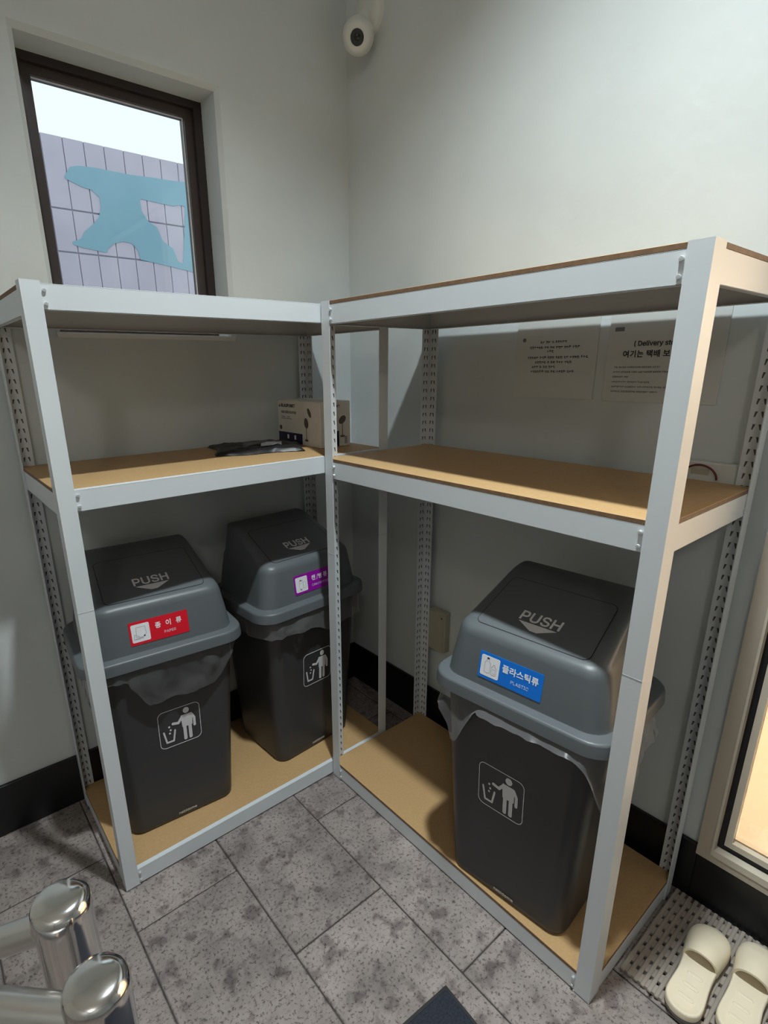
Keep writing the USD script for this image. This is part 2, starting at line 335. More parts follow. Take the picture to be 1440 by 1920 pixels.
# window in the left wall
win = thing('window_1', kind='structure')
def frame_ring(x0, x1, z0, z1, l, r, t, b, y0, y1):
    p = Polygon([(-x1, z0), (-x0, z0), (-x0, z1), (-x1, z1)], [[(-x1 + r, z0 + b), (-x0 - l, z0 + b), (-x0 - l, z1 - t), (-x1 + r, z1 - t)]])
    return placed(extrude(p, y1 - y0), (0, y0, 0), (-1, 0, 0), (0, 0, 1))
obj('window_frame', frame_ring(WX0, WX1, WZ0, WZ1, 0.024, 0.026, 0.020, 0.018, 0.100, 0.160), M['frame_brown'], win)
obj('window_sash', frame_ring(WX0 + 0.024, WX1 - 0.026, WZ0 + 0.018, WZ1 - 0.020, 0.024, 0.024, 0.022, 0.024, 0.116, 0.150), M['frame_step'], win)
obj('glass_pane', bx(WX0 + 0.048, WX1 - 0.050, 0.132, 0.136, WZ0 + 0.042, WZ1 - 0.042), M['glass'], win)
obj('glazing_bead', frame_ring(WX0 + 0.047, WX1 - 0.049, WZ0 + 0.041, WZ1 - 0.041, 0.003, 0.003, 0.003, 0.003, 0.126, 0.132), M['sill'], win, label='thin pale bead around the glass')
obj('window_sill', bx(WX0 - 0.012, WX1 + 0.006, -0.007, 0.099, WZ0 - 0.012, WZ0 + 0.002, 0.002), M['sill'], win, label='white sill board')

# glass door in the right wall and the lit room behind it
dr = thing('door_1', kind='structure')
def door_ring(y1, z0, l, b, x0, x1, z1=DZ1, y0=DY0):
    """A frame seen from the room: its left jamb ends at y1, its bottom at z0; l and b are the widths of jamb and bottom rail."""
    p = Polygon([(y0, z0), (y1, z0), (y1, z1), (y0, z1)], [[(y0 + l, z0 + b), (y1 - l, z0 + b), (y1 - l, z1 - l), (y0 + l, z1 - l)]])
    return placed(extrude(p, x1 - x0), (x0, 0, 0), (0, 1, 0), (0, 0, 1))
obj('door_frame', door_ring(DY1 + 0.002, DZ0 - 0.004, 0.030, 0.020, -0.014, 0.10, DZ1 + 0.01, DY0 - 0.01), M['door_frame'], dr)
obj('frame_lip', door_ring(DY1 - 0.028, DZ0 + 0.016, 0.005, 0.018, -0.016, 0.006, DZ1 - 0.02, DY0 + 0.02), M['door_light'], dr)
obj('gasket', door_ring(DY1 - 0.033, DZ0 + 0.034, 0.016, 0.016, 0.008, 0.05, DZ1 - 0.025, DY0 + 0.025), M['gasket'], dr)
obj('door_leaf', door_ring(DY1 - 0.047, DZ0 + 0.049, 0.014, 0.016, 0.004, 0.040, DZ1 - 0.04, DY0 + 0.04), M['door_light'], dr)
obj('inner_threshold', bx(0.045, 0.135, DY0 + 0.03, DY1 - 0.03, DZ0 + 0.02, DZ0 + 0.052, 0.003), M['alu'], dr)
obj('glass_pane', bx(0.020, 0.026, DY0 + 0.054, DY1 - 0.061, DZ0 + 0.065, DZ1 - 0.054), M['glass'], dr)
ir = thing('inner_room', kind='structure')
IX1, IY0, IY1, IZ = 2.6, -3.4, -0.55, 0.165
ts = 0.6
for i in range(5):
    for j in range(5):
        x0, y1 = 0.14 + i * ts, IY1 - j * ts
        x1, y0 = min(x0 + ts, IX1), max(y1 - ts, IY0)
        if x1 - x0 > 0.03 and y1 - y0 > 0.03:
            obj('floor_tile', bx(x0 + 0.0012, x1 - 0.0012, y0 + 0.0012, y1 - 0.0012, IZ - 0.02, IZ, 0.001), M['tile_in'], ir)
obj('floor_bed', bx(0.14, IX1, IY0, IY1, IZ - 0.06, IZ - 0.002), M['grout'], ir)
obj('inner_wall', cat_(bx(IX1, IX1 + 0.05, IY0, IY1, IZ, 2.6), bx(0.14, IX1, IY1, IY1 + 0.05, IZ, 2.6), bx(0.14, IX1, IY0 - 0.05, IY0, IZ, 2.6)), M['inner_wall'], ir)
obj('inner_ceiling', bx(0.14, IX1 + 0.05, IY0 - 0.05, IY1 + 0.05, 2.6, 2.65), M['ceiling'], ir)

# lamps: a can let into the ceiling and a glowing disc in it
def downlight(pos, r, depth, radiance, color, label, ceiling=CEIL):
    t = thing('ceiling_downlight', label, 'ceiling lamp', (pos[0], pos[1], ceiling))
    ringp = Point(0, 0).buffer(r + 0.0035, quad_segs=12).difference(Point(0, 0).buffer(r + 0.001, quad_segs=12))
    obj('can', cat_(extrude(ringp, depth + 0.02), moved(extrude(Point(0, 0).buffer(r + 0.0035, quad_segs=12), 0.004), z=depth + 0.016)), M['can'], t)
    obj('trim_ring', moved(extrude(Point(0, 0).buffer(r + 0.02, quad_segs=12).difference(Point(0, 0).buffer(r + 0.002, quad_segs=12)), 0.004), z=-0.004), M['cctv'], t)
    L = UsdLux.DiskLight.Define(stage, str(t.GetPath()) + '/lamp_light')
    L.CreateRadiusAttr(r); L.CreateIntensityAttr(radiance); L.CreateColorAttr(Gf.Vec3f(*color))
    L.AddTranslateOp().Set(Gf.Vec3d(0, 0, depth))
for pos, r, h, rad, col in LAMPS:
    downlight(pos, r, h, rad, col, 'round recessed ceiling lamp above the two shelving racks')
t = thing('fill_globe', 'added fill light shaped as a globe, unseen in the far corner behind the camera', 'ceiling lamp', FILL_GLOBE[0])  # invented fitting, there to raise the ambient light
obj('fill_globe_holder', lathe([(0.0001, FILL_GLOBE[1] - 0.01), (0.05, FILL_GLOBE[1] - 0.01), (0.06, CEIL - FILL_GLOBE[0][2]), (0.0001, CEIL - FILL_GLOBE[0][2])], 24), M['cctv'], t, smooth=40)
L = UsdLux.SphereLight.Define(stage, str(t.GetPath()) + '/lamp_light')
L.CreateRadiusAttr(FILL_GLOBE[1]); L.CreateIntensityAttr(FILL_GLOBE[2]); L.CreateColorAttr(Gf.Vec3f(*FILL_GLOBE[3]))
IL = UsdLux.SphereLight.Define(stage, '/World/inner_room/lamp_light')
IL.CreateRadiusAttr(INNER_LAMP[1]); IL.CreateIntensityAttr(INNER_LAMP[2]); IL.CreateColorAttr(Gf.Vec3f(*INNER_LAMP[3]))
IL.AddTranslateOp().Set(Gf.Vec3d(*INNER_LAMP[0]))

# outside the window: ground and a panel fence with a reflection painted on it in teal
obj('ground_outside', bx(-8, 8, T_WALL + 0.02, 12, -0.3, -0.2), M['ground'], kind='structure')
fence = thing('panel_fence', 'pinkish grey panel fence with painted teal reflection outside the window', 'fence')
FY, FW = 2.0, 0.1085
obj('backing', bx(-1.93, 2.30, FY + 0.008, FY + 0.04, -0.2, 2.5535), M['fence_gap'], fence)
for i in range(38):
    x0 = -0.825 - 10 * FW + i * FW
    for z0, z1 in ((2.205, 2.555), (1.985, 2.197), (1.2, 1.977)):
        obj('panel', bx(x0 + 0.002, x0 + FW - 0.002, FY, FY + 0.008, z0, z1, 0.002), M['fence'], fence)
for px_ in (-1.8, 1.9):
    obj('post', bx(px_, px_ + 0.06, FY + 0.04, FY + 0.1, -0.2, 2.5), M['ink_soft'], fence)
teal = Polygon([(-.324, 2.43), (-.223, 2.436), (-.126, 2.435), (-.025, 2.436), (.095, 2.444), (.213, 2.448), (.37, 2.461), (.317, 1.939), (.15, 1.961), (-.038, 1.982), (-.2, 1.997), (-.366, 2.013), (-.462, 2.034), (-.429, 2.332), (-.372, 2.415)])
for hole_ in ([(-.60, 2.338), (-.419, 2.358), (-.32, 2.326), (-.274, 2.321), (-.234, 2.289), (-.232, 2.238), (-.252, 2.183), (-.301, 2.131), (-.34, 2.1), (-.366, 2.058), (-.409, 2.04), (-.463, 2.031), (-.476, 1.988), (-.593, 1.975)],
              [(-.003, 2.318), (.095, 2.313), (.206, 2.309), (.244, 2.32), (.285, 2.32), (.236, 1.983), (.203, 1.995), (.178, 2.065), (.117, 2.101), (.086, 2.175), (.035, 2.202), (.003, 2.252)],
              [(-.238, 1.98), (-.226, 2.021), (-.185, 2.053), (-.132, 2.072), (-.08, 2.068), (-.047, 2.034), (-.037, 1.98)]):
    teal = teal.difference(Polygon(hole_).buffer(0.012).buffer(-0.012))
teal = teal.buffer(-0.01).buffer(0.02).buffer(-0.01)
obj('painted_reflection', placed(extrude(affinity.scale(teal, -1, 1, origin=(0, 0)), 0.004), (0, FY - 0.004, 0), (-1, 0, 0), (0, 0, 1)), M['teal'], fence, label='teal reflection painted across the panels')  # a reflection, put onto the fence as flat colour

# ------------------------------------------------------------------ shelving racks
PW, PT = 0.0350, 0.0018                                           # post flange width, sheet thickness
RH = 0.0478                                                       # beam height
H = 1.5
def plate(width):
    return extrude(sbox(0, 0, width, H), PT)
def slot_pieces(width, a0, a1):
    """The rows of paired punched slots of one flange, as solid fills painted dark for the shade in them, flush with the sheet."""
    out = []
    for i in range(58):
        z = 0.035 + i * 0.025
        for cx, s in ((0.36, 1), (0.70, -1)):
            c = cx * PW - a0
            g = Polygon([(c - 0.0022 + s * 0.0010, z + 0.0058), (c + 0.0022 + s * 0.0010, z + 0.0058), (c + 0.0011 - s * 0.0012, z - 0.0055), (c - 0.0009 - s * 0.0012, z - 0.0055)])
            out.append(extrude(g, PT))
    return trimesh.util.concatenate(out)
def flanges(cx, cy, sx, sy, make):
    """The two flanges of an angle post with its outer corner at (cx, cy); they run to sx along x and sy along y."""
    a, b = make(0.0), make(PT)                                    # the side flange starts behind the front one
    a = placed(a, (cx, cy + (PT if sy > 0 else 0), 0), (1, 0, 0), (0, 0, 1)) if sx > 0 else placed(a, (cx, cy - (PT if sy < 0 else 0), 0), (-1, 0, 0), (0, 0, 1))
    y = cy + sy * PT
    b = placed(b, (cx - (PT if sx < 0 else 0), y, 0), (0, 1, 0), (0, 0, 1)) if sy > 0 else placed(b, (cx + (PT if sx > 0 else 0), y, 0), (0, -1, 0), (0, 0, 1))
    return a, b

def rack(name, label, loc, rotz, L, D, levels, board_in, slot_front_left, joint):
    """Local frame: front along x from 0 to L at y = 0, back at y = D."""
    t = thing(name, label, 'shelving rack', loc, rotz, None)
    for cx, sx in ((0, 1), (L, -1)):
        for cy, sy in ((0, 1), (D, -1)):
            back = cy > 0
            p = obj('post', cat_(*flanges(cx, cy, sx, sy, lambda o: plate((PW if o == 0 or back or board_in else 0.043) - o))), M['rack'], t)
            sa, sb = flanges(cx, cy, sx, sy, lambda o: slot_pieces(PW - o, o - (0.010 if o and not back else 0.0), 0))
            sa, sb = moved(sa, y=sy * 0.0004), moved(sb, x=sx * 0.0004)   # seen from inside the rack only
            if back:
                obj('slot_shade_fills', cat_(sa, sb), M['slot'], p, label='dark fills painting the shade in the punched slots', kind='stuff')
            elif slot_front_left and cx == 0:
                obj('slot_shade_fills', sb, M['slot'], p, label='dark fills painting the shade in the punched slots', kind='stuff')
            if not back:                                          # the two halves of a post meet in a fine line
                obj('joint_line', cat_(bx(min(cx, cx + sx * PW), max(cx, cx + sx * PW), cy - 0.0004, cy + 0.0005, joint - 0.0006, joint + 0.0006)), M['seam_line'], p)
            obj('foot', bx(min(cx, cx + sx * (PW + 0.003)) , max(cx, cx + sx * (PW + 0.003)), min(cy, cy + sy * (PW + 0.003)), max(cy, cy + sy * (PW + 0.003)), -0.0002, 0.004, 0.001), M['rack'], p)
    i = PT + 0.0004
    for z in levels:
        zs = z - (0.009 if board_in else 0.0)                     # the side beams
        lip = 0.015
        for y, s in ((i, 1), (D - i, -1)):                        # front and back beams
            ya, yb = sorted((y, y + s * 0.0016)); la, lb = sorted((y, y + s * lip))
            ztop = z if (board_in and s > 0) else zs
            parts = [bx(i, L - i, ya, yb, ztop - RH, ztop, 0.0005), bx(i, L - i, la, lb, ztop - RH, ztop - RH + 0.0016, 0.0004)]
            if board_in and s > 0:
                parts.append(bx(i, L - i, la, lb, ztop - 0.0022, ztop, 0.0009))
            else:
                parts.append(bx(i, L - i, la, lb, ztop - 0.0016, ztop - 0.0001, 0.0004))
            b = obj('beam', cat_(*parts), M['rack'], t)
            if s > 0:
                for x in (PW + 0.0055, L - PW - 0.0055):
                    for dz in (0.0125, 0.0365):
                        c = tm(lathe([(0.0001, -0.002), (0.0037, -0.002), (0.0037, 0.0035), (0.0030, 0.0048), (0.0001, 0.0050)], 12))
                        obj('bolt', placed(c, (x, y, ztop - dz), (1, 0, 0), (0, 0, 1)), M['bolt'], b)
        for x, s in ((i, 1), (L - i, -1)):                        # side beams
            xa, xb = sorted((x, x + s * 0.0016)); la, lb = sorted((x, x + s * 0.012))
            obj('beam', cat_(bx(xa, xb, i + 0.002, D - i - 0.002, zs - RH, zs, 0.0005), bx(la, lb, i + 0.016, D - i - 0.016, zs - RH, zs - RH + 0.0015, 0.0004)), M['rack'], t)
        y0 = i + (lip if board_in else 0.0008)
        zb = z - 0.0088 if board_in else z
        c = PT + 0.0012                                           # board notched only by the sheet of the posts
        bd = obj('shelf_board', bx(c, L - c, y0, D - c, zb + 0.0002, zb + 0.009, 0.0006), M['mdf'], t)
        ed = [bx(c - 0.0006, c + 0.0005, y0 + 0.001, D - c - 0.001, zb + 0.0008, zb + 0.0084), bx(L - c - 0.0005, L - c + 0.0006, y0 + 0.001, D - c - 0.001, zb + 0.0008, zb + 0.0084)]
        if not board_in:
            ed.append(bx(c + 0.001, L - c - 0.001, y0 - 0.0006, y0 + 0.0005, zb + 0.0008, zb + 0.0084))
        obj('edge_face', cat_(*ed), M['mdf_edge'], bd, label='bare brown board edge')
    return t

AX0, AX1, AY0 = -1.1459, -0.2103, -0.4383
rack('shelving_rack', 'white angle-post rack under the window holding the red and purple label bins', (AX0, AY0, 0), 0.0, AX1 - AX0, -AY0 - 0.014,
     (0.0510, 1.0923, 1.4954), True, False, 0.815)
BX0, BY0, BY1 = -0.454, -0.4410, -1.3587
rack('shelving_rack', 'white angle-post rack along the right wall holding the blue label bin', (BX0, BY0, 0), -math.pi / 2, BY0 - BY1, 0.419,
     (0.0510, 1.0808, 1.4906), False, True, 0.805)

# ------------------------------------------------------------------ push-lid bins
B_N, B_M = 6, 12
def bin_ring(z, hw, y0, y1, r, push=0.0):
    p = ring_rr(-hw, hw, y0, y1, r, B_N, B_M)
    if push:
        on = (np.abs(p[:, 1] - y0) < 1e-6) & (np.abs(p[:, 0]) < hw * 0.70)
        p[on, 1] += push
    return np.column_stack([p, np.full(len(p), z)])
BODY = [(0.0, 0.1465, 0.122, 0.034, 0), (0.004, 0.1525, 0.128, 0.036, 0), (0.012, 0.1555, 0.1305, 0.038, 0), (0.020, 0.1558, 0.1308, 0.038, 0.0), (0.028, 0.1562, 0.1312, 0.038, 0.0028),
        (0.30, 0.172, 0.143, 0.041, 0.0028), (0.47, 0.182, 0.151, 0.044, 0.0028), (0.482, 0.1825, 0.1515, 0.044, 0.0), (0.56, 0.187, 0.155, 0.046, 0.0)]
def body_front(z):
    return -np.interp(z, [b[0] for b in BODY], [b[2] for b in BODY])
body_m = loft([bin_ring(z, w, -d, d, r, pu) for z, w, d, r, pu in BODY])
FL_W, FL_D = 0.219, 0.1775
Lp = [(0.548, FL_W - 0.010, -FL_D + 0.010, FL_D - 0.010, 0.056), (0.548, FL_W - 0.0015, -FL_D + 0.0015, FL_D - 0.0015, 0.062), (0.5495, FL_W, -FL_D, FL_D, 0.063), (0.574, FL_W - 0.002, -FL_D + 0.002, FL_D - 0.002, 0.062),
      (0.5785, FL_W - 0.0045, -FL_D + 0.0045, FL_D - 0.0045, 0.060), (0.5805, FL_W - 0.0085, -FL_D + 0.0085, FL_D - 0.0085, 0.058), (0.5825, FL_W - 0.0270, -FL_D + 0.0265, FL_D - 0.0265, 0.046),
      (0.5845, FL_W - 0.0282, -FL_D + 0.0273, FL_D - 0.0273, 0.046), (0.595, 0.1895, -0.1497, 0.1500, 0.046), (0.640, 0.1825, -0.1438, 0.1470, 0.045), (0.688, 0.1740, -0.1372, 0.1440, 0.043),
      (0.699, 0.1712, -0.1340, 0.1430, 0.042), (0.7065, 0.1680, -0.1285, 0.1424, 0.041), (0.7115, 0.1650, -0.1200, 0.1420, 0.040), (0.725, 0.1620, -0.0896, 0.1410, 0.038), (0.745, 0.1580, -0.0445, 0.1395, 0.036),
      (0.768, 0.1535, 0.0074, 0.1375, 0.034), (0.7795, 0.1510, 0.0333, 0.1360, 0.030), (0.7868, 0.1490, 0.0530, 0.1345, 0.026), (0.7922, 0.1468, 0.0720, 0.1325, 0.020), (0.7956, 0.1440, 0.0880, 0.1295, 0.014), (0.7973, 0.1400, 0.1000, 0.1240, 0.009)]
lid_m = loft([bin_ring(*l) for l in Lp])
SL0 = np.array([0, -0.1200, 0.7115]); SLD = np.array([0, 0.177, 0.0785]); SLD = SLD / np.linalg.norm(SLD)
flap_poly = Polygon([(-0.130, 0.008), (0.130, 0.008), (0.123, 0.172), (-0.123, 0.172)]).buffer(-0.014).buffer(0.014, quad_segs=5)
SLN = np.cross([1, 0, 0], SLD)
def on_slope(mesh, s=0.0, off=0.0):
    return placed(mesh, SL0 + SLD * s + SLN * off, (1, 0, 0), SLD)
groove_m = on_slope(extrude(flap_poly.buffer(0.0016).difference(flap_poly), 0.0012), 0, -0.0006)
flap_m = on_slope(extrude(flap_poly, 0.0022), 0, -0.0012)
push_m = on_slope(moved(centred(latin('PUSH', 0.026, 0.0006, True)), y=0.068), 0, 0.0010)
arrow_m = on_slope(extrude(Polygon([(-0.044, 0.050), (0.044, 0.050), (0.008, 0.030), (-0.008, 0.030)]), 0.0006), 0, 0.0010)

def on_body(mesh, x, z, off=0.0):
    f = body_front(z); dz = 0.02
    d = np.array([0, body_front(z + dz) - f, dz])
    return placed(mesh, (x, f + 0.0028 * (0.03 < z < 0.47) - off, z), (1, 0, 0), d)
def tidy_man():
    """The pictogram of a person dropping litter into a basket, in a rounded outline."""
    o = rpoly(0.118, 0.122, 0.016)
    out = [o.difference(o.buffer(-0.0017))]
    ln = lambda pts, w: LineString(pts).buffer(w, cap_style=1, quad_segs=4)
    out.append(Point(0.020, 0.0395).buffer(0.0085))                                    # head
    body = unary_union([Polygon([(0.006, 0.026), (0.034, 0.026), (0.033, -0.006), (0.008, -0.006)]).buffer(0.002), ln([(0.0125, -0.004), (0.0125, -0.043)], 0.0047), ln([(0.0275, -0.004), (0.0275, -0.043)], 0.0047),
                        ln([(0.034, 0.023), (0.041, 0.010), (0.041, -0.012)], 0.0037), ln([(0.008, 0.024), (-0.004, 0.009), (-0.019, 0.012)], 0.0036)])
    out.append(body)
    out.append(ln([(-0.046, -0.006), (-0.040, -0.038), (-0.021, -0.038), (-0.015, -0.008)], 0.0024))
    for x, y in ((-0.030, 0.006), (-0.027, -0.004), (-0.030, -0.013)):
        out.append(Point(x, y).buffer(0.0027))
    return affinity.scale(unary_union(out[1:]), 1.0, 1.12, origin=(0, 0)).union(out[0])
tidy_m = extrude(tidy_man(), 0.0006)
brand_m = centred(latin('nabidome', 0.0085, 0.0006, True))

def sticker(parent, color, korean, english, icon, dx):
    w, h = 0.152, 0.062
    o = np.array([dx, -0.1446, 0.634]); up = np.array([0, 0.0066, 0.0475])
    P = lambda m, x=0, y=0, z=0: placed(moved(m, x, y, z), o, (1, 0, 0), up)
    st = obj('sticker', P(extrude(rpoly(w, h, 0.002), 0.0012), z=-0.0002), M[color], parent, label=f'{color[3:]} sticker with white icon and Korean lettering')
    obj('icon_panel', P(extrude(rpoly(0.046, 0.048, 0.004), 0.0004), -0.048, 0.0, 0.0010), M['st_white'], st)
    ic = icon()
    obj('icon_print', P(extrude(ic[0], 0.0003), -0.048, 0.0, 0.0014), M['st_line'], st)
    if len(ic) > 1:
        obj('icon_detail', P(extrude(ic[1], 0.0003), -0.048, 0.0, 0.0014), M['st_dark'], st)
    k, wk = hangul(korean[0], korean[1], 0.0004, korean[2])
    k = moved(k, 0.024 - wk / 2 + korean[2] / 2, 0.001)
    obj('korean_lettering', P(k, z=0.0010), M['st_white'], st)
    obj('english_lettering', P(moved(centred(latin(english, 0.0072, 0.0004)), 0.026, -0.014), z=0.0010), M['st_pale'], st)
ol = lambda g, w=0.0007: g.boundary.buffer(w)
def icon_paper():
    a = Polygon([(-0.010, 0.016), (0.012, 0.016), (0.014, -0.004), (0.004, -0.012), (-0.012, -0.010)])
    b = Polygon([(-0.016, -0.002), (-0.006, -0.008), (-0.004, -0.016), (-0.018, -0.015)])
    return unary_union([ol(a), ol(b), LineString([(-0.014, -0.015), (0.004, -0.014)]).buffer(0.0016)]), Point(0.0085, -0.0095).buffer(0.0022)
def icon_bottle():
    a = unary_union([rpoly(0.014, 0.026, 0.004), affinity.translate(rpoly(0.006, 0.008, 0.001), 0, 0.015)])
    a = affinity.translate(a, -0.006, -0.002)
    b = affinity.translate(unary_union([rpoly(0.012, 0.020, 0.004), affinity.translate(rpoly(0.005, 0.006, 0.001), 0, 0.011)]), 0.010, -0.006)
    return unary_union([ol(a), ol(b), ol(affinity.translate(rpoly(0.006, 0.010, 0.001), 0.010, -0.007), 0.0004)]), affinity.translate(rpoly(0.006, 0.004, 0.0008), -0.006, 0.0185)
def icon_can():
    a = affinity.translate(rpoly(0.015, 0.026, 0.003), -0.002, -0.001)
    b = affinity.translate(rpoly(0.010, 0.020, 0.003), 0.011, -0.004)
    return unary_union([ol(a, 0.0005), ol(b, 0.0005), LineString([(-0.008, 0.004), (0.004, 0.004)]).buffer(0.0004)]), unary_union([affinity.translate(rpoly(0.008, 0.003, 0.001), -0.003, 0.0125), affinity.translate(rpoly(0.007, 0.002, 0.0008), -0.004, -0.017)])

def push_bin(label, loc, rotz, st, pic_x):
    t = thing('push_lid_bin', label, 'trash bin', loc, rotz, 'recycling bins on the rack bottoms')
    b = obj('body', body_m, M['bin_body'], t, smooth=38)
    obj('pictogram', on_body(tidy_m, pic_x, 0.320, 0.0003), M['print_grey'], b)
    obj('brand_print', on_body(brand_m, 0.006, 0.020, 0.0004), M['print_cream'], b)
    l = obj('lid', lid_m, M['bin_lid'], t, smooth=40)
    obj('swing_flap', flap_m, M['bin_lid'], l)
    obj('flap_groove', groove_m, M['seam'], l)
    obj('push_lettering', push_m, M['print_grey'], l)
    obj('arrow_print', arrow_m, M['print_grey'], l)
    sticker(t, *st)
    return t

PAP = ((-0.922, -0.2135, 0.0516), -0.085)
CAN = ((-0.453, -0.2055, 0.0516), 0.060)
PLA = ((-0.3085, -1.101, 0.0606), -1.485)
push_bin('dark grey push-lid bin with red paper sticker, nearest the left end of the window rack', *PAP, ('st_red', ('종이류', 0.0155, 0.011), 'PAPER', icon_paper, -0.012), 0.010)
push_bin('dark grey push-lid bin with purple can sticker, standing behind the inner corner post', *CAN, ('st_purple', ('캔/병류', 0.0160, 0.004), 'CAN / BOTTLE', icon_can, -0.002), 0.004)
push_bin('dark grey push-lid bin with blue plastic sticker, alone in the right wall rack', *PLA, ('st_blue', ('플라스틱류', 0.0165, 0.0), 'PLASTIC', icon_bottle, -0.018), -0.018)

def liner(label, loc, rotz, base, bumps, seed, m_='film', flare=0.010, most=0.4):
    """Clear bag hanging out between lid and bin: bumps are (x, y, sigma, extra length) round the rim."""
    ring = ring_rr(-FL_W + 0.012, FL_W - 0.012, -FL_D + 0.012, FL_D - 0.012, 0.048, 8, 34)
    n = len(ring); rows = 12
    c = ring / np.linalg.norm(ring, axis=1, keepdims=True)
    Lz = np.full(n, base)
    for x, y, s, a in bumps:
        Lz = Lz + a * np.exp(-((ring[:, 0] - x) ** 2 + (ring[:, 1] - y) ** 2) / (2 * s * s))
    Lz = np.maximum(np.minimum(Lz, most) + 0.014 * (meshkit.fbm(np.column_stack([ring * 22, np.full(n, seed * 3.7)]), 3, seed) - 0.5), 0.012)
    V = []
    bz, bw, bd, br = ([b[k] for b in BODY] for k in (0, 1, 2, 3))
    for i in range(rows):
        f = i / (rows - 1)
        z = 0.5445 - Lz * f
        q = np.empty((n, 3)); q[:, 2] = z
        for j in range(n):
            w_, d_, r_ = (np.interp(z[j], bz, s) for s in (bw, bd, br))
            q[j, :2] = ring[j] * [(w_ - 0.0) / (FL_W - 0.012), d_ / (FL_D - 0.012)]
        nz = meshkit.fbm(np.column_stack([ring[:, 0] * 26, ring[:, 1] * 26, z * 18 + seed]), 4, seed + 5) - 0.5
        fold = meshkit.noise(np.column_stack([ring[:, 0] * 60, ring[:, 1] * 60, z * 8 + seed]), seed + 9) - 0.5
        gap = 0.014 + (flare - 0.004) * f + (0.030 * nz + 0.012 * fold) * min(1, f * 2.5)
        q[:, :2] += c * np.maximum(gap, 0.006)[:, None]
        V.append(q)
    V = np.vstack(V); F = []
    for i in range(rows - 1):
        for j in range(n):
            a, b = i * n + j, i * n + (j + 1) % n
            F += [(a, a + n, b + n), (a, b + n, b)]
    t = thing('bin_liner', label, 'plastic bag', loc, rotz, 'clear liners hanging out of the bins')
    obj('hanging_film', trimesh.Trimesh(V, np.array(F), process=False), M[m_], t, smooth=True)
    return t
liner('clear plastic liner hanging out under the lid of the red label bin', *PAP, 0.008, [(-0.2, -0.04, 0.06, 0.17), (-0.06, -0.17, 0.028, 0.09), (0.0, -0.17, 0.04, 0.09), (0.07, -0.17, 0.04, 0.09), (0.13, -0.17, 0.03, 0.07), (0.2, 0.0, 0.06, 0.02)], 3, flare=0.012, most=0.112)
liner('crinkled clear liner hanging out under the lid of the purple label bin', *CAN, 0.050, [(0.05, -0.17, 0.045, 0.035), (0.2, -0.1, 0.08, 0.03), (-0.2, 0.0, 0.1, 0.01)], 8, 'film_side', 0.016)
liner('clear liner with long corner flaps hanging out under the blue label bin lid', *PLA, 0.002, [(-0.20, -0.13, 0.034, 0.055), (-0.125, -0.17, 0.026, 0.120), (0.21, -0.04, 0.06, 0.20), (0.195, -0.13, 0.024, 0.09), (0.21, 0.12, 0.05, 0.07)], 13, 'film_side', 0.026)

